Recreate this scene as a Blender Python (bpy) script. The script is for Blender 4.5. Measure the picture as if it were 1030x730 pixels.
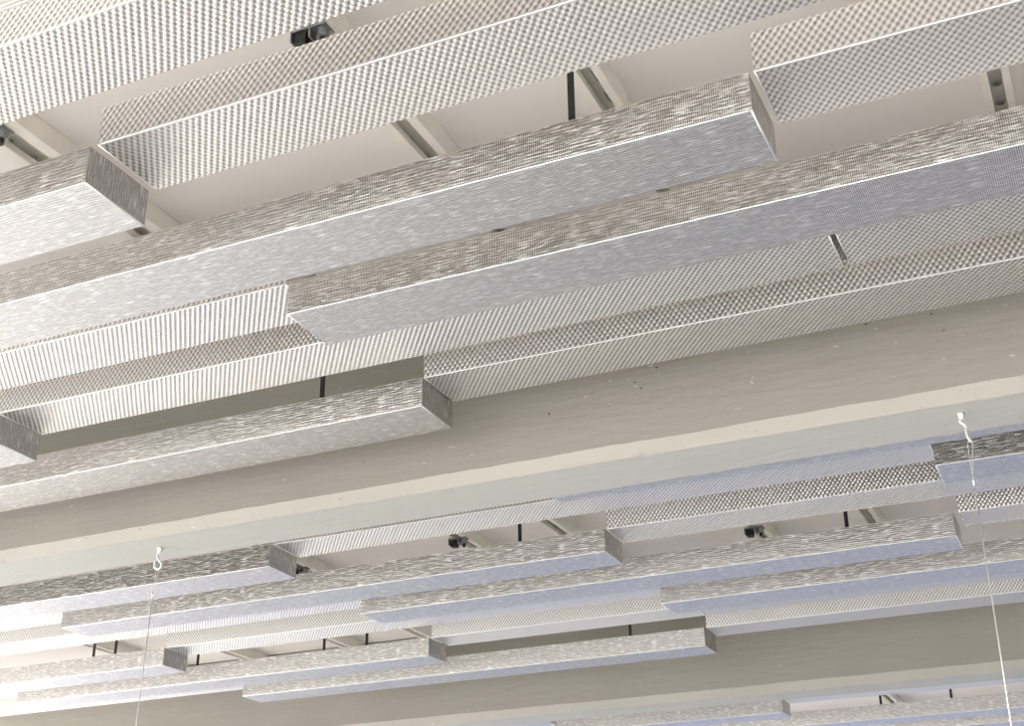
import bpy, bmesh, math, random
from mathutils import Vector, Matrix
random.seed(7)
C = bpy.context.scene.collection
for o in list(bpy.data.objects): bpy.data.objects.remove(o)

# ------------------------------------------------------------------ camera
S = 1.2                      # metres per survey unit; the camera stands at the survey origin
EYE = 1.5                    # eye height above the floor
def P3(x, y, z): return Vector((x*S, y*S, z*S + EYE))
F, PITCH, YAW, ROLL = 1361.20, 0.43667, -0.42202, -0.01095
fwd0 = Vector((math.sin(YAW), math.cos(YAW), 0)); rgt = Vector((math.cos(YAW), -math.sin(YAW), 0)); up = Vector((0, 0, 1))
fwd = fwd0*math.cos(PITCH) + up*math.sin(PITCH); up2 = -fwd0*math.sin(PITCH) + up*math.cos(PITCH)
cr = rgt*math.cos(ROLL) + up2*math.sin(ROLL); cu = -rgt*math.sin(ROLL) + up2*math.cos(ROLL)
cd = bpy.data.cameras.new('camera'); cam = bpy.data.objects.new('camera', cd); C.objects.link(cam)
cd.sensor_fit = 'HORIZONTAL'; cd.sensor_width = 36; cd.lens = F/1030*36; cd.clip_start = .02; cd.clip_end = 200
cam.matrix_world = Matrix(((cr.x, cu.x, -fwd.x, 0), (cr.y, cu.y, -fwd.y, 0), (cr.z, cu.z, -fwd.z, EYE), (0, 0, 0, 1)))
bpy.context.scene.camera = cam

# ------------------------------------------------------------------ sky, sun, exposure
wd = bpy.data.worlds.new('sky'); bpy.context.scene.world = wd; wd.use_nodes = True
nt = wd.node_tree; nt.nodes.clear()
def N(nt, kind, **kw):
    n = nt.nodes.new(kind)
    for k, v in kw.items():
        if k in n.inputs.keys() if isinstance(k, str) else False: n.inputs[k].default_value = v
        else: setattr(n, k, v)
    return n
def math_node(nt, op, a, b=None, c=None, clamp=False):
    n = nt.nodes.new('ShaderNodeMath'); n.operation = op; n.use_clamp = clamp
    for i, v in enumerate((a, b, c)):
        if v is None: continue
        if isinstance(v, (int, float)): n.inputs[i].default_value = v
        else: nt.links.new(v, n.inputs[i])
    return n.outputs[0]
def mixcol(nt, fac, a, b):
    n = nt.nodes.new('ShaderNodeMix'); n.data_type = 'RGBA'
    for s, v in ((n.inputs[0], fac), (n.inputs[6], a), (n.inputs[7], b)):
        if isinstance(v, (int, float)): s.default_value = v
        elif isinstance(v, tuple): s.default_value = (*v, 1)
        else: nt.links.new(v, s)
    return n.outputs[2]
SKY_COOL = (0.60, 0.68, 0.93); SKY_BRIGHT = (1.0, 0.99, 0.94); SKY_BACK = (0.62, 0.59, 0.56)
tc = nt.nodes.new('ShaderNodeTexCoord'); sep = nt.nodes.new('ShaderNodeSeparateXYZ'); nt.links.new(tc.outputs['Generated'], sep.inputs[0])
sx, sy, sz = sep.outputs
left = math_node(nt, 'ARCTAN2', math_node(nt, 'MULTIPLY', sx, -1.0), sy)      # towards the open bright side
mr = nt.nodes.new('ShaderNodeMapRange'); mr.interpolation_type = 'SMOOTHSTEP'; nt.links.new(left, mr.inputs[0])
mr.inputs[1].default_value = 0.74; mr.inputs[2].default_value = 0.98; mr.inputs[3].default_value = 0; mr.inputs[4].default_value = 1
back = nt.nodes.new('ShaderNodeMapRange'); back.interpolation_type = 'SMOOTHSTEP'; nt.links.new(sy, back.inputs[0])
back.inputs[1].default_value = 0.3; back.inputs[2].default_value = -0.5
cA = mixcol(nt, back.outputs[0], SKY_COOL, SKY_BACK)
cB = mixcol(nt, mr.outputs[0], cA, SKY_BRIGHT)
strg = math_node(nt, 'MULTIPLY_ADD', mr.outputs[0], 2.2, 0.62)
dim = nt.nodes.new('ShaderNodeMapRange'); dim.interpolation_type = 'SMOOTHSTEP'; nt.links.new(sx, dim.inputs[0])      # sky dimmed to the right, to darken the baffle ends
dim.inputs[1].default_value = 0.10; dim.inputs[2].default_value = 0.70; dim.inputs[3].default_value = 1.0; dim.inputs[4].default_value = 0.22
strg = math_node(nt, 'MULTIPLY', strg, dim.outputs[0])
bg = nt.nodes.new('ShaderNodeBackground'); nt.links.new(cB, bg.inputs[0]); nt.links.new(strg, bg.inputs[1])
wo = nt.nodes.new('ShaderNodeOutputWorld'); nt.links.new(bg.outputs[0], wo.inputs[0])

sd = bpy.data.lights.new('sun', 'SUN'); sun = bpy.data.objects.new('sun', sd); C.objects.link(sun)
sd.energy = 9.5; sd.color = (1, .98, .955); sd.angle = math.radians(1.0)
sun.rotation_euler = Vector((0.64, 0.20, -0.70)).to_track_quat('-Z', 'Y').to_euler()
vs = bpy.context.scene.view_settings
vs.view_transform = 'Standard'; vs.look = 'None'; vs.gamma = 1; vs.use_curve_mapping = False; vs.exposure = 0.78

# ------------------------------------------------------------------ materials
def new_mat(name):
    m = bpy.data.materials.new(name); m.use_nodes = True
    return m, m.node_tree, m.node_tree.nodes['Principled BSDF']
def plain(name, col, rough=.5, metal=0., noise=.06, scale=30., bump=.0):
    m, t, b = new_mat(name)
    g = t.nodes.new('ShaderNodeTexCoord'); n = t.nodes.new('ShaderNodeTexNoise'); n.inputs['Scale'].default_value = scale; n.inputs['Detail'].default_value = 5
    t.links.new(g.outputs['Object'], n.inputs['Vector'])
    c = mixcol(t, n.outputs[0], tuple(max(0, x*(1-noise*2)) for x in col), tuple(min(1, x*(1+noise*2)) for x in col))
    t.links.new(c, b.inputs['Base Color']); b.inputs['Roughness'].default_value = rough; b.inputs['Metallic'].default_value = metal
    if bump:
        bp = t.nodes.new('ShaderNodeBump'); bp.inputs['Strength'].default_value = bump; bp.inputs['Distance'].default_value = .003
        t.links.new(n.outputs[0], bp.inputs['Height']); t.links.new(bp.outputs[0], b.inputs['Normal'])
    return m

def uvsep(t):
    g = t.nodes.new('ShaderNodeUVMap'); g.uv_map = 'UVMap'
    s = t.nodes.new('ShaderNodeSeparateXYZ'); t.links.new(g.outputs[0], s.inputs[0])
    return g.outputs[0], s.outputs[0], s.outputs[1]
def smooth(t, x, a, b, c=0., d=1.):
    r = t.nodes.new('ShaderNodeMapRange'); r.interpolation_type = 'SMOOTHSTEP'
    t.links.new(x, r.inputs[0])
    for i, v in enumerate((a, b, c, d)): r.inputs[i+1].default_value = v
    return r.outputs[0]
def noise(t, vec, sx, sy, detail=2.):
    mp = t.nodes.new('ShaderNodeMapping'); mp.inputs['Scale'].default_value = (sx, sy, 1)
    t.links.new(vec, mp.inputs[0])
    n = t.nodes.new('ShaderNodeTexNoise'); n.inputs['Scale'].default_value = 1; n.inputs['Detail'].default_value = detail
    t.links.new(mp.outputs[0], n.inputs['Vector'])
    return n.outputs[0]

def coarse_weave():
    # hexagonally staggered wire knuckles over dark openings
    m, t, b = new_mat('coarse_woven_metal'); vec, u, v = uvsep(t)
    PU, RV = .0098*S, .0066*S
    U = math_node(t, 'MULTIPLY', u, 2*math.pi/PU); V = math_node(t, 'MULTIPLY', v, math.pi/RV)
    cc = math_node(t, 'MULTIPLY', math_node(t, 'COSINE', U), math_node(t, 'COSINE', V))
    ss = math_node(t, 'MULTIPLY', math_node(t, 'SINE', U), math_node(t, 'SINE', V))
    f = math_node(t, 'MULTIPLY_ADD', ss, .25, cc)
    jit = noise(t, vec, 150, 150, 2)
    f2 = math_node(t, 'ADD', f, math_node(t, 'MULTIPLY_ADD', jit, .7, -.35))
    mask = smooth(t, f2, -1.0, .35)
    knuckle_glint = smooth(t, f2, .55, 1.1)
    col = mixcol(t, mask, (.36, .335, .315), (.80, .795, .79))
    col = mixcol(t, knuckle_glint, col, (.98, .975, .97))  # specular glints painted as near-white spots on the wires
    t.links.new(col, b.inputs['Base Color']); b.inputs['Metallic'].default_value = 1.0; b.inputs['Roughness'].default_value = .42
    big = noise(t, vec, 14, 14, 2)
    h = math_node(t, 'MULTIPLY_ADD', big, 1.0, f2)
    bp = t.nodes.new('ShaderNodeBump'); bp.inputs['Strength'].default_value = .62; bp.inputs['Distance'].default_value = .0015
    t.links.new(h, bp.inputs['Height']); t.links.new(bp.outputs[0], b.inputs['Normal'])
    return m
def fine_weave():
    # close ribs across the length, with bright streaks painted along it as glints
    m, t, b = new_mat('fine_woven_metal'); vec, u, v = uvsep(t)
    PU, PV = .0027*S, .0050*S
    jit = noise(t, vec, 90, 160, 2)
    U = math_node(t, 'MULTIPLY', u, 2*math.pi/PU)
    V = math_node(t, 'MULTIPLY', v, 2*math.pi/PV)
    f = math_node(t, 'ADD', math_node(t, 'MULTIPLY', math_node(t, 'COSINE', U), .6), math_node(t, 'MULTIPLY', math_node(t, 'COSINE', V), .4))
    f2 = math_node(t, 'ADD', f, math_node(t, 'MULTIPLY_ADD', jit, 1.0, -.5))
    mask = smooth(t, f2, -.8, .6)
    glint_streak = smooth(t, noise(t, vec, 30, 560, 2), .57, .64)
    dstreak = smooth(t, noise(t, vec, 26, 560, 2), .42, .32)
    col = mixcol(t, mask, (.28, .26, .24), (.74, .73, .72))
    col = mixcol(t, math_node(t, 'MULTIPLY', dstreak, .35), col, (.33, .305, .28))
    col = mixcol(t, math_node(t, 'MULTIPLY', glint_streak, 1.0), col, (.98, .97, .96))
    t.links.new(col, b.inputs['Base Color']); b.inputs['Metallic'].default_value = 1.0; b.inputs['Roughness'].default_value = .30
    big = noise(t, vec, 8, 10, 1)
    h = math_node(t, 'ADD', math_node(t, 'MULTIPLY_ADD', big, 1.0, f2), math_node(t, 'MULTIPLY', glint_streak, .6))
    bp = t.nodes.new('ShaderNodeBump'); bp.inputs['Strength'].default_value = .5; bp.inputs['Distance'].default_value = .0009
    t.links.new(h, bp.inputs['Height']); t.links.new(bp.outputs[0], b.inputs['Normal'])
    return m
def concrete(name, c0, c1):
    m, t, b = new_mat(name)
    g = t.nodes.new('ShaderNodeTexCoord'); vec = g.outputs['Object']
    def nz(sc, stretch=(1, 1, 1), det=4):
        mp = t.nodes.new('ShaderNodeMapping'); mp.inputs['Scale'].default_value = stretch; t.links.new(vec, mp.inputs[0])
        n = t.nodes.new('ShaderNodeTexNoise'); n.inputs['Scale'].default_value = sc; n.inputs['Detail'].default_value = det
        t.links.new(mp.outputs[0], n.inputs['Vector']); return n.outputs[0]
    big = nz(3); trowel = nz(60, (.18, 1, 1)); grain = nz(220)
    col = mixcol(t, big, c0, c1)
    pit = smooth(t, nz(125, (.7, 1, 1), 2), .735, .77)
    scuff = smooth(t, nz(110, (.35, 1, 1), 3), .70, .75)
    col = mixcol(t, math_node(t, 'MULTIPLY', scuff, .5), col, (.78, .75, .69))
    col = mixcol(t, math_node(t, 'MULTIPLY', pit, .8), col, (.12, .10, .085))
    t.links.new(col, b.inputs['Base Color']); b.inputs['Roughness'].default_value = .55
    h = math_node(t, 'ADD', math_node(t, 'MULTIPLY', trowel, 1.6), math_node(t, 'ADD', math_node(t, 'MULTIPLY', grain, .25), math_node(t, 'SUBTRACT', scuff, math_node(t, 'MULTIPLY', pit, 2.))))
    bp = t.nodes.new('ShaderNodeBump'); bp.inputs['Strength'].default_value = .35; bp.inputs['Distance'].default_value = .003
    t.links.new(h, bp.inputs['Height']); t.links.new(bp.outputs[0], b.inputs['Normal'])
    return m
M_COARSE = coarse_weave(); M_FINE = fine_weave(); M_CONC = concrete('tan_painted_concrete', (.255, .238, .208), (.305, .287, .253)); M_SOFF = concrete('grey_green_painted_concrete', (.46, .46, .43), (.51, .51, .475)); M_CHAM = concrete('cream_bare_chamfer', (.40, .38, .34), (.46, .44, .40))
M_PIT = plain('dark_plaster_pit', (.09, .078, .065), .9)
M_TRIM = plain('bright_aluminium_edge', (.95, .95, .94), .30, 1.0, .03, 400, .25)
M_CEIL = plain('painted_plaster', (.93, .89, .855), .7, 0, .02, 4, .05)
M_STRUT = plain('cream_painted_steel', (.93, .90, .82), .42, .0, .03, 20)
M_BLACK = plain('black_coated_steel', (.012, .012, .012), .5, .0, .05, 40)
M_GALV = plain('galvanised_steel', (.33, .34, .35), .45, .8, .25, 90, .2)
M_ZINC = plain('bright_zinc_plate', (.86, .87, .87), .28, .9, .06, 60)
M_WIRE = plain('steel_wire', (.74, .74, .73), .35, .7, .05, 300)
M_FLOOR = plain('pale_screed_floor', (.58, .57, .56), .85, 0, .05, 2)

# ------------------------------------------------------------------ mesh helpers
def link_mesh(name, bm, mat, parent=None, smooth_=False):
    bmesh.ops.recalc_face_normals(bm, faces=bm.faces)
    me = bpy.data.meshes.new(name); bm.to_mesh(me); bm.free(); me.materials.append(mat)
    if smooth_:
        for p in me.polygons: p.use_smooth = True
    o = bpy.data.objects.new(name, me); C.objects.link(o)
    if parent: o.parent = parent
    return o
def box(bm, a, b, bevel=0.):
    r = bmesh.ops.create_cube(bm, size=1)['verts']
    c = [(a[i]+b[i])/2 for i in range(3)]; d = [b[i]-a[i] for i in range(3)]
    for v in r: v.co = Vector((c[0]+v.co.x*d[0], c[1]+v.co.y*d[1], c[2]+v.co.z*d[2]))
    if bevel:
        es = {e for v in r for e in v.link_edges}
        bmesh.ops.bevel(bm, geom=list(es), offset=bevel, segments=2, affect='EDGES', profile=.5)
def uv_box(bm):
    uvl = bm.loops.layers.uv.get('UVMap') or bm.loops.layers.uv.new('UVMap')
    for f in bm.faces:
        n = f.normal; a = [abs(n.x), abs(n.y), abs(n.z)]; k = a.index(max(a))
        for l in f.loops:
            p = l.vert.co
            l[uvl].uv = (p.z, p.y) if k == 0 else ((p.x, p.z) if k == 1 else (p.x, -p.y))
def tube(bm, pts, r, seg=8, r1=None):
    pts = [Vector(p) for p in pts]; rings = []
    ref = Vector((0, 0, 1)); n = len(pts)
    t0 = (pts[1]-pts[0]).normalized()
    if abs(t0.dot(ref)) > .9: ref = Vector((1, 0, 0))
    for i, p in enumerate(pts):
        t = (pts[min(i+1, n-1)]-pts[max(i-1, 0)]).normalized()
        a = (ref - t*ref.dot(t)).normalized(); b = t.cross(a); ref = a
        rr = r if r1 is None else r + (r1-r)*i/(n-1)
        rings.append([bm.verts.new(p + (a*math.cos(2*math.pi*k/seg) + b*math.sin(2*math.pi*k/seg))*rr) for k in range(seg)])
    for i in range(n-1):
        for k in range(seg):
            bm.faces.new((rings[i][k], rings[i][(k+1) % seg], rings[i+1][(k+1) % seg], rings[i+1][k]))
    bm.faces.new(rings[0][::-1]); bm.faces.new(rings[-1])
def prism(bm, poly, x0, x1, axis='x'):
    # poly of (y, z) swept along x
    A = [bm.verts.new((x0, y, z)) for y, z in poly]; B = [bm.verts.new((x1, y, z)) for y, z in poly]
    n = len(poly)
    for i in range(n): bm.faces.new((A[i], A[(i+1) % n], B[(i+1) % n], B[i]))
    bm.faces.new(A[::-1]); bm.faces.new(B)
def empty(name, loc, label, cat, group=None):
    o = bpy.data.objects.new(name, None); C.objects.link(o); o.location = loc; o.empty_display_size = .05
    o['label'] = label; o['category'] = cat
    if group: o['group'] = group
    return o
def tag(o, label, cat, group=None):
    o['label'] = label; o['category'] = cat
    if group: o['group'] = group
    return o

# ------------------------------------------------------------------ structure
CEIL_Z, STRUT_Z = 1.206, 1.170
def struct(name, bm, mat):
    o = link_mesh(name, bm, mat); o['kind'] = 'structure'; return o
bm = bmesh.new(); a = P3(-7.0, -1.2, CEIL_Z); b = P3(4.5, 9.5, CEIL_Z+.12); box(bm, a, b); struct('ceiling', bm, M_CEIL)
bm = bmesh.new(); box(bm, (-15, -10, -.2), (9, 9.5, 0)); struct('floor', bm, M_FLOOR)
def beam(name, y0, y1, zb, c, crumbs=()):
    bm = bmesh.new(); zt = CEIL_Z
    poly = [(y0, zt), (y0, zb+c+.006), (y0, zb+c), (y0+c*.45, zb+c*.55), (y0+c*.75, zb+c*.25), (y0+c, zb), (y0+c+.005, zb), (y1-c, zb), (y1, zb+c), (y1, zt)]
    poly = [(P3(0, y, z).y, P3(0, y, z).z) for y, z in poly]
    xs_ = []; x = -7.0*S                      # the hand-trowelled arrises wander and are chipped, so they are laid out in short steps
    while x < 4.5*S: xs_.append(x); x += .012 if -5.5*S < x < .6*S else .25
    xs_.append(4.5*S); rings = []; w1 = w2 = 0; chip = 0
    for x in xs_:
        w1 = w1*.85 + random.uniform(-1, 1)*.0009; w2 = w2*.85 + random.uniform(-1, 1)*.0013
        chip = random.uniform(.002, .0045) if random.random() < .035 else chip*.35
        ring = []
        for i, (y, z) in enumerate(poly):
            if i == 2: z += w1*.8
            if i in (4, 5): y += w2*.5; z += (chip*.7 + abs(random.gauss(0, .0003)))*(1 if i == 5 else .5)
            ring.append(bm.verts.new((x, y, z)))
        rings.append(ring)
    for A, B_ in zip(rings, rings[1:]):
        for i in range(10): bm.faces.new((A[i], A[(i+1) % 10], B_[(i+1) % 10], B_[i]))
    n_strip = len(bm.faces)+2; bm.faces.new(rings[0][::-1]); bm.faces.new(rings[-1])
    for cx, cz in crumbs:                     # plaster crumbs and pits on the near face
        p = P3(cx, y0, cz); r = random.uniform(.0014, .0030)
        for v in bmesh.ops.create_icosphere(bm, subdivisions=1, radius=1)['verts']:
            v.co = Vector((p.x + v.co.x*r*random.uniform(.7, 2.2), p.y + v.co.y*.0009, p.z + v.co.z*r*random.uniform(.6, 1.2)))
    o = struct(name, bm, M_CONC); o.data.materials.append(M_SOFF); o.data.materials.append(M_CHAM); o.data.materials.append(M_PIT)
    for p in o.data.polygons:
        k = p.index % 10                      # which strip of the section: side, chamfer or soffit paint
        if k in (2, 3, 4, 7): p.material_index = 2
        elif k in (5, 6): p.material_index = 1
        if p.index >= n_strip: p.material_index = 3 if (p.index-n_strip)//20 % 2 else 2
    return o
CR = [(-.738, 1.030), (-.727, 1.022), (-.7265, 1.014), (-.716, 1.008), (-.690, 1.042), (-.684, 1.043), (-.824, 1.012), (-.812, 1.016), (-.775, 1.035),
      (-.560, 1.055), (-.540, 1.060), (-.300, 1.050), (-.285, 1.038), (-.190, 1.045), (-.215, 1.020), (-.175, 1.010), (-.255, 1.005), (-.900, .990), (-.990, 1.000), (-1.30, .960)]
beam('trim_1', 2.1725, 2.3536, .884, .0211, CR)
beam('trim_2', 4.393, 4.570, .884, .0262)
beam('trim_3', 6.620, 6.797, .884, .0262)

# ------------------------------------------------------------------ woven metal baffles
BW = .11887; T = .0016
LOW_Z, LOW_H, HIGH_Z, HIGH_H = .9465, .0553, 1.0, .0577
def baffle(kind, y, x0, x1, label):
    fine = kind == 'low'
    z0, hh = (LOW_Z, LOW_H) if fine else (HIGH_Z, HIGH_H)
    mat = M_FINE if fine else M_COARSE
    L, W, H, t = (x1-x0)*S, BW*S, hh*S, T*S
    e = empty('woven_baffle', P3(x0, y, z0), label, 'ceiling baffle', 'fine woven low baffles' if fine else 'coarse woven high baffles')
    off = random.random()*.05
    def panel(name, a, b):
        bm = bmesh.new(); box(bm, a, b); bm.normal_update(); uv_box(bm)
        uvl = bm.loops.layers.uv['UVMap']
        for f in bm.faces:
            for l in f.loops: l[uvl].uv.x += off
        return link_mesh(name, bm, mat, e)
    panel('side_panel', (0, 0, 0), (L, t, H)); panel('side_panel', (0, W-t, 0), (L, W, H))
    panel('bottom_panel', (0, t, 0), (L, W-t, t)); panel('unseen_top_panel', (0, t, H-t), (L, W-t, H))  # the top is unseen, added to keep light out of the box
    panel('end_panel', (0, t, t), (t, W-t, H-t)); panel('end_panel', (L-t, t, t), (L, W-t, H-t))
    r = .0013*S
    def trim(pts):
        bm = bmesh.new(); tube(bm, pts, r, 6); return link_mesh('corner_trim', bm, M_TRIM, e, True)
    n = max(2, int(L/.02))
    def wob(p, q):
        return [tuple(p[i]+(q[i]-p[i])*k/n for i in range(3)) for k in range(n+1)]
    trim(wob((0, r*.5, r*.5), (L, r*.5, r*.5)))
    for xx in (r*.5, L-r*.5): trim([(xx, 0, r*.5), (xx, W, r*.5)])
    return e
B = [
 ('low', .700, -2.4, -.30, 'fine woven metal baffle cut off in the top left corner, nearest of all'),
 ('high', .9101, -1.95, -.30, 'broad coarse woven metal baffle crossing the top left, bright underside, behind the corner one'),
 ('low', 1.1170, -2.69, -1.0975, "fine woven baffle at upper left, square right end against a coarse baffle's end"),
 ('high', 1.1170, -1.0850, .52, "long coarse woven baffle across the top, left end beside a fine baffle's end"),
 ('low', 1.3288, -1.875, -.2813, 'long fine woven baffle from left edge to upper right, its end near the black strap'),
 ('high', 1.3288, -.2744, 1.32, 'coarse woven baffle in the top right corner, its left end touching a fine baffle end'),
 ('high', 1.5412, -2.66, -1.0745, 'coarse woven baffle at left, only its ribbed underside showing below the long fine one'),
 ('low', 1.5412, -1.0685, .53, 'long fine woven baffle across the middle, left end at centre left, continuing to right edge'),
 ('low', 1.7407, -3.44, -1.8475, 'fine woven baffle at left edge, dark square end and glaring white underside'),
 ('high', 1.7407, -1.8420, -.2775, "coarse woven baffle at centre left with ribbed underside, ending at black joint gap"),
 ('high', 1.7407, -.2680, 1.32, 'coarse woven baffle at right of the black joint gap, above the one along the beam'),
 ('low', 1.9441, -2.65, -1.0490, 'fine woven baffle just above the front concrete beam, right end left of centre'),
 ('high', 1.9441, -1.0465, .54, "coarse woven baffle along the front beam, left end over a fine baffle's end"),
 ('low', 2.4130, -1.0300, .55, 'pale blue underside of fine woven baffle tucked right behind the front beam, at right'),
 ('low', 2.6553, -3.43, -1.8440, 'fine woven baffle behind the left hook, square right end under the front beam'),
 ('high', 2.6553, -1.8340, -.2770, 'coarse woven baffle whose pale underside runs just below the front beam, at centre'),
 ('low', 2.6553, -.2700, 1.33, 'fine woven baffle behind the right hook, left end visible, running off right'),
 ('high', 2.9032, -4.3, -2.7100, 'coarse woven baffle at far left edge below the fine one behind the left hook'),
 ('low', 2.9032, -2.7030, -1.0674, 'long fine woven baffle behind the left wire, right end at the centre beyond front beam'),
 ('high', 2.9032, -1.0611, .52, 'coarse woven baffle with dotted side, left end at centre, passing behind the right wire'),
 ('high', 3.1450, -3.48, -1.8800, 'coarse woven baffle at lower left with diagonally striped underside, crossed by the left wire'),
 ('low', 3.1450, -1.8740, -.2976, 'long fine woven baffle in the lower middle, right end left of the right wire'),
 ('high', 3.1450, -.2840, 1.32, "short stretch of coarse woven baffle at right edge, left end just before the right wire"),
 ('low', 3.4120, -4.34, -2.7420, 'fine woven baffle at lower left with dark square end right of the left wire'),
 ('high', 3.4120, -2.7350, -1.1080, "striped coarse woven baffle at lower left centre, starting right of a dark square end"),
 ('low', 3.4120, -1.1019, .52, "fine woven baffle at lower right, left end visible, passing behind the right wire"),
 ('high', 3.6713, -5.15, -3.5850, 'coarse woven baffle at bottom left edge, barely visible in shadow'),
 ('low', 3.6713, -3.5790, -1.9403, 'fine woven baffle at bottom left, pointed left end and dark right end at lower centre'),
 ('high', 3.6713, -1.9305, -1.0850, 'coarse woven baffle at lower centre, above a dark gap and the last fine baffle'),
 ('high', 3.6713, -1.0820, .52, 'thin strip of coarse woven underside at lower right, second row before the rear beam'),
 ('high', 3.9325, -4.43, -2.8100, 'coarse woven baffle at bottom left with thin striped underside against the rear beam'),
 ('low', 3.9325, -2.8040, -1.1384, 'fine woven baffle on the rear beam line at bottom centre, both ends visible'),
 ('high', 3.9325, -1.1309, .50, "coarse woven baffle along the rear beam at lower right, passing behind the wire"),
 ('low', 4.8300, -3.65, -2.0500, "tiny dark end of a fine woven baffle at bottom centre edge, beyond rear beam"),
 ('low', 5.1036, -2.80, -1.1949, 'fine woven baffle below the rear beam at bottom, dark right end right of centre'),
 ('high', 5.1036, -1.1870, .45, 'blue underside of coarse woven baffle just below the rear beam at bottom right'),
 ('low', 5.4104, -2.00, .40, 'fine woven baffle under the dark gap in the bottom right, crossed by the right wire'),
 ('low', 5.7100, -1.60, .60, 'farthest fine woven baffle, a sliver in the bottom right corner'),
]
for k, y, x0, x1, lab in B: baffle(k, y, x0, x1, lab)

# ------------------------------------------------------------------ slotted channels under the ceiling
def strut(x, y0, y1, w, label):
    L = (y1-y0)*S; W = w*S; h = (CEIL_Z-STRUT_Z)*S; lip = W*.27; t = .0022
    e = empty('slotted_channel', P3(x, y0, STRUT_Z), label, 'ceiling rail', 'slotted ceiling channels')
    for s in (-1, 1):
        xo = s*W/2; xi = s*(W/2-lip)
        bm = bmesh.new(); pr = sorted((xo, xi))
        box(bm, (pr[0], 0, 0), (pr[1], L, t), .0008)
        q = sorted((xo, xo-s*t)); box(bm, (q[0], 0, t*.5), (q[1], L, h-.0005))
        q = sorted((xi, xi+s*t)); box(bm, (q[0], 0, t*.5), (q[1], L, h*.35), .0006)
        link_mesh('flange', bm, M_STRUT, e)
    # web with rounded slots
    bm = bmesh.new(); pitch = .062; n = int(L/pitch); xw = W/2-t*1.2; zz = h*.8
    for i in range(n):
        ya, yb = i*pitch, (i+1)*pitch; yc = (ya+yb)/2; sl, sr = .019, .0075
        outer, inner = [], []
        K = 24
        for k in range(K):
            a_ = 2*math.pi*(k+.5)/K; ca, sa = math.cos(a_), math.sin(a_)
            inner.append((sr*ca, yc + sr*sa + math.copysign(sl-sr, sa)))
            m_ = max(abs(ca), abs(sa)); outer.append((xw*ca/m_, yc + (pitch/2)*sa/m_))
        O = [bm.verts.new((p[0], p[1], zz)) for p in outer]; I = [bm.verts.new((p[0], p[1], zz)) for p in inner]
        I2 = [bm.verts.new((p[0], p[1], zz+t)) for p in inner]
        for k in range(K):
            bm.faces.new((O[k], O[(k+1) % K], I[(k+1) % K], I[k])); bm.faces.new((I[k], I[(k+1) % K], I2[(k+1) % K], I2[k]))
    bmesh.ops.remove_doubles(bm, verts=bm.verts, dist=.0004)
    link_mesh('web', bm, M_STRUT, e)
    return e
near = [(-.0146, .041, 'cream slotted channel at top right under the ceiling, slots visible between two rims'),
        (-.5365, .045, 'cream slotted channel beside the black strap, near bay upper centre'),
        (-.8290, .056, "cream slotted channel at upper centre left, above the long fine baffle"),
        (-1.3780, .081, 'cream slotted channel at upper left edge, ending behind the fine baffle end')]
for x, w, l in near: strut(x, .55, 2.170, w, l)
far = [(-.5620, 'cream slotted channel in the middle bay, rightmost, right of a black strap'),
       (-.8660, 'cream slotted channel holding the right dark clamp in the middle bay'),
       (-1.3670, 'cream slotted channel right of the middle black strap in the middle bay, no clamp'),
       (-1.6470, 'cream slotted channel holding the middle dark clamp in the middle bay'),
       (-2.2000, "cream slotted channel behind the square baffle end under the front beam, with clamp"),
       (-2.6100, 'cream slotted channel tip at lower centre left between two thin black straps'),
       (-2.2800, 'pair of pale rims of slotted channel at lower centre above a fine baffle'),
       (-3.0500, 'slotted channel in the dark gap just right of the dark square end at lower left'),
       (-3.4300, 'slotted channel at lower left between the two black straps by the left wire')]
far_y = {-2.28: (3.9, 4.39), -2.2: (2.36, 3.85), -2.61: (3.85, 4.39), -3.05: (3.85, 4.39), -3.43: (3.5, 4.39)}
for x, l in far:
    y0, y1 = far_y.get(x, (2.36, 4.39)); strut(x, y0, y1, .050, l)
strut(-.98, 4.60, 6.60, .05, "slotted channel in the gap at bottom right beyond the rear beam")

# ------------------------------------------------------------------ black suspension straps
def strap(x, y, ztop, label, zbot=LOW_Z+LOW_H):
    h = (ztop-zbot)*S
    e = empty('suspension_strap', P3(x, y, zbot), label, 'hanger strap', 'black hanger straps')
    bm = bmesh.new(); box(bm, (-.0056, -.0018, 0), (.0056, .0018, h-.002), .0006); link_mesh('strap_blade', bm, M_BLACK, e)
    bm = bmesh.new(); box(bm, (-.010, -.010, 0), (.010, .010, .002), .0006); link_mesh('foot_plate', bm, M_GALV, e)
    bm = bmesh.new(); box(bm, (-.020, -.012, h-.0035), (.024, .012, h), .0008); link_mesh('head_plate', bm, M_GALV, e)
    bm = bmesh.new(); bmesh.ops.create_cone(bm, segments=6, radius1=.006, radius2=.006, depth=.005, cap_ends=True)
    bmesh.ops.translate(bm, verts=bm.verts, vec=(.014, 0, h-.006)); link_mesh('hex_nut', bm, M_GALV, e)
H2 = BW/2
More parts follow.
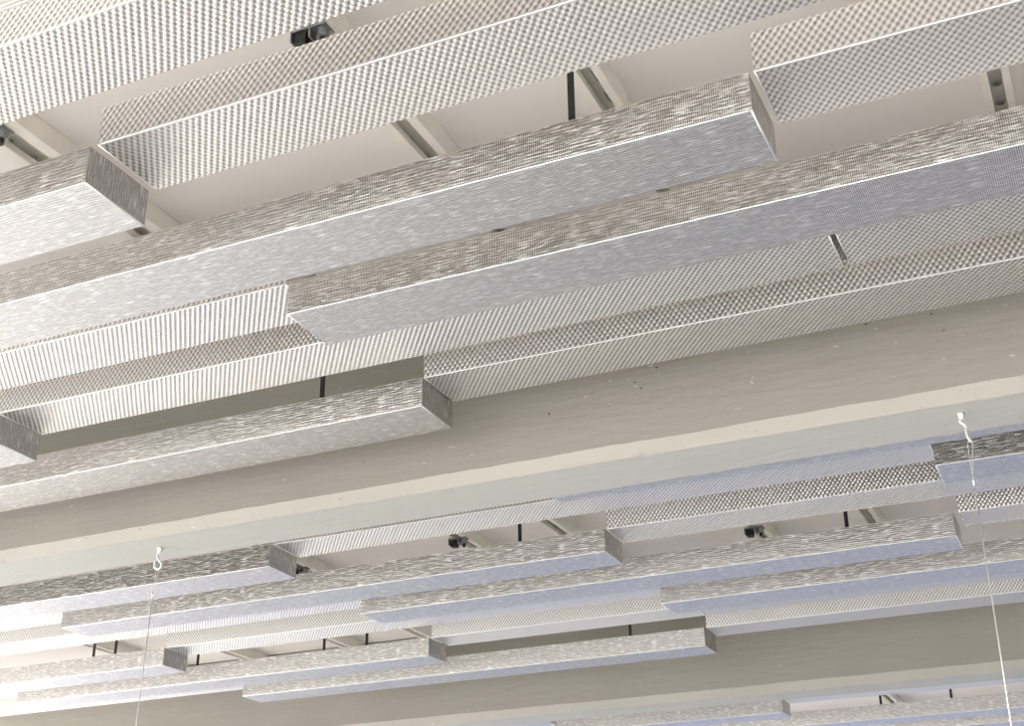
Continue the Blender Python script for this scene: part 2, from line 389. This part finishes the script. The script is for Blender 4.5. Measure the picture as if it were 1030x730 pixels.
for x, y, zt, l in [
    (-.533, 1.389, STRUT_Z, 'large black strap at upper centre, left of a cream channel'),
    (-1.297, 2.004, CEIL_Z, 'black strap in the dark gap above the left front fine baffle, at centre left'),
    (-1.314, 2.963, CEIL_Z, 'black strap in middle bay, left of a channel, below the front beam'),
    (-.552, 3.205, STRUT_Z, 'black strap in middle bay at right, left of a channel'),
    (-3.077, 3.472, CEIL_Z, 'black strap at lower left, left one of two by the left wire'),
    (-2.988, 3.472, CEIL_Z, 'black strap at lower left, right one of two by the left wire'),
    (-2.853, 3.731, CEIL_Z, 'black strap right next to the dark square end at lower left'),
    (-2.355, 3.731, CEIL_Z, 'black strap at lower centre left, left one of two above a fine baffle'),
    (-2.196, 3.731, CEIL_Z, 'black strap at lower centre left, right one of two above a fine baffle'),
    (-1.395, 3.992, CEIL_Z, 'black strap in the darkest gap before the rear beam'),
    (-.893, 5.470, CEIL_Z, 'black strap at bottom right beyond rear beam, left one of two'),
    (-.626, 5.470, CEIL_Z, 'black strap at bottom right beyond rear beam, right one nearer the wire')]:
    strap(x, y, zt, l)

# ------------------------------------------------------------------ clamps on the channels
def clamp(x, y, label, zbot=STRUT_Z):
    e = empty('channel_clamp', P3(x, y, zbot) - Vector((0, 0, .0285)), label, 'clamp', 'dark channel clamps')
    bm = bmesh.new()          # folded saddle: plate with two down-turned sides
    box(bm, (-.034, -.016, .0245), (.030, .016, .0285), .001); box(bm, (-.034, -.016, .006), (-.031, .016, .026), .0008); box(bm, (.001, -.016, .006), (.004, .016, .026), .0008)
    link_mesh('saddle', bm, M_GALV, e)
    bm = bmesh.new(); box(bm, (-.028, -.012, .0), (-.006, .012, .022), .002); link_mesh('block', bm, M_BLACK, e)
    bm = bmesh.new(); bmesh.ops.create_cone(bm, segments=6, radius1=.011, radius2=.011, depth=.016, cap_ends=True)
    bmesh.ops.translate(bm, verts=bm.verts, vec=(.018, 0, .0165)); link_mesh('hex_nut', bm, M_GALV, e)
    bm = bmesh.new(); bmesh.ops.create_cone(bm, segments=16, radius1=.005, radius2=.005, depth=.014, cap_ends=True)
    bmesh.ops.translate(bm, verts=bm.verts, vec=(.018, 0, .004)); link_mesh('bolt', bm, M_BLACK, e)
for x, y, l in [(-.832, 1.217, 'dark clamp with black block at top, between the two coarse baffles'),
                (-1.383, 1.215, 'grey clamp on the channel at upper left edge'),
                (-1.647, 3.291, 'dark clamp in the middle bay left of centre, left of a black strap'),
                (-.866, 3.567, 'dark clamp in the middle bay, right of centre, under a coarse baffle'),
                (-2.205, 3.343, 'dark clamp beside the square baffle end under the front beam')]:
    clamp(x, y, l)

# ------------------------------------------------------------------ hooks in the beam and the wires hung from them
def bez(pts, n=8):
    out = []
    P = [Vector(p) for p in pts]; P = [P[0]] + P + [P[-1]]
    for i in range(1, len(P)-2):
        for k in range(n):
            t = k/n; p0, p1, p2, p3 = P[i-1:i+3]
            out.append(.5*((2*p1)+(-p0+p2)*t+(2*p0-5*p1+4*p2-p3)*t*t+(-p0+3*p1-3*p2+p3)*t**3))
    out.append(P[-2]); return out
def lathe(bm, prof, seg=20):
    rings = [[bm.verts.new((r*math.cos(2*math.pi*k/seg), r*math.sin(2*math.pi*k/seg), z)) for k in range(seg)] for r, z in prof]
    for i in range(len(rings)-1):
        for k in range(seg): bm.faces.new((rings[i][k], rings[i][(k+1) % seg], rings[i+1][(k+1) % seg], rings[i+1][k]))
    bm.faces.new(rings[0]); bm.faces.new(rings[-1][::-1])
def hook(x, y, label, shape):
    base = P3(x, y, .884)
    e = empty('beam_hook', base, label, 'hook', 'metal hooks in the front beam')
    bm = bmesh.new(); lathe(bm, [(.0078, 0), (.0080, -.0015), (.0068, -.004), (.0055, -.010), (.0045, -.013)]); link_mesh('anchor_plug', bm, M_ZINC, e, True)
    bm = bmesh.new(); tube(bm, bez(shape), .0030, 10); link_mesh('hook_bend', bm, M_ZINC, e, True)
    return base
def wire(x, y, top, loop, ferr, label, dx):
    base = P3(x, y, .884)
    e = empty('hanging_wire', base + Vector(top), label, 'wire', 'thin hanging wires')
    T0 = Vector(top); L0 = Vector(loop) - T0
    for s in (-1, 1):
        bm = bmesh.new(); tube(bm, bez([(0, 0, 0), (s*.0045, 0, -.008), (L0.x*.5+s*.0028, 0, L0.z*.5), (L0.x+s*.0007, 0, L0.z)]), .0007, 6); link_mesh('loop_strand', bm, M_WIRE, e, True)
    bm = bmesh.new(); tube(bm, [(L0.x, 0, L0.z+.002), (L0.x, 0, L0.z-ferr)], .0022, 8); link_mesh('ferrule', bm, M_ZINC, e, True)
    bm = bmesh.new(); tube(bm, [(L0.x, 0, L0.z-ferr), (L0.x+dx, 0, L0.z-.75)], .0013, 8); link_mesh('wire_strand', bm, M_WIRE, e, True)
hook(-.174, 2.242, 'metal screw hook in the front beam underside at right', [(0, 0, -.008), (-.004, 0, -.016), (.005, 0, -.028), (.004, 0, -.040), (.006, 0, -.052), (.010, 0, -.062)])
wire(-.174, 2.242, (.0075, 0, -.060), (.003, 0, -.135), .022, 'thin steel wire hanging from the right hook, crossing the right edge', -.006)
hook(-1.855, 2.260, 'bent metal hook in the front beam underside at left', [(.002, 0, -.008), (-.006, 0, -.018), (.000, 0, -.032), (.010, 0, -.044), (.006, 0, -.056), (-.008, 0, -.053), (-.012, 0, -.042), (-.011, 0, -.034)])
wire(-1.855, 2.260, (-.001, 0, -.0585), (-.008, 0, -.118), .012, 'thin steel wire hanging from the left hook down past the striped baffle', -.020)
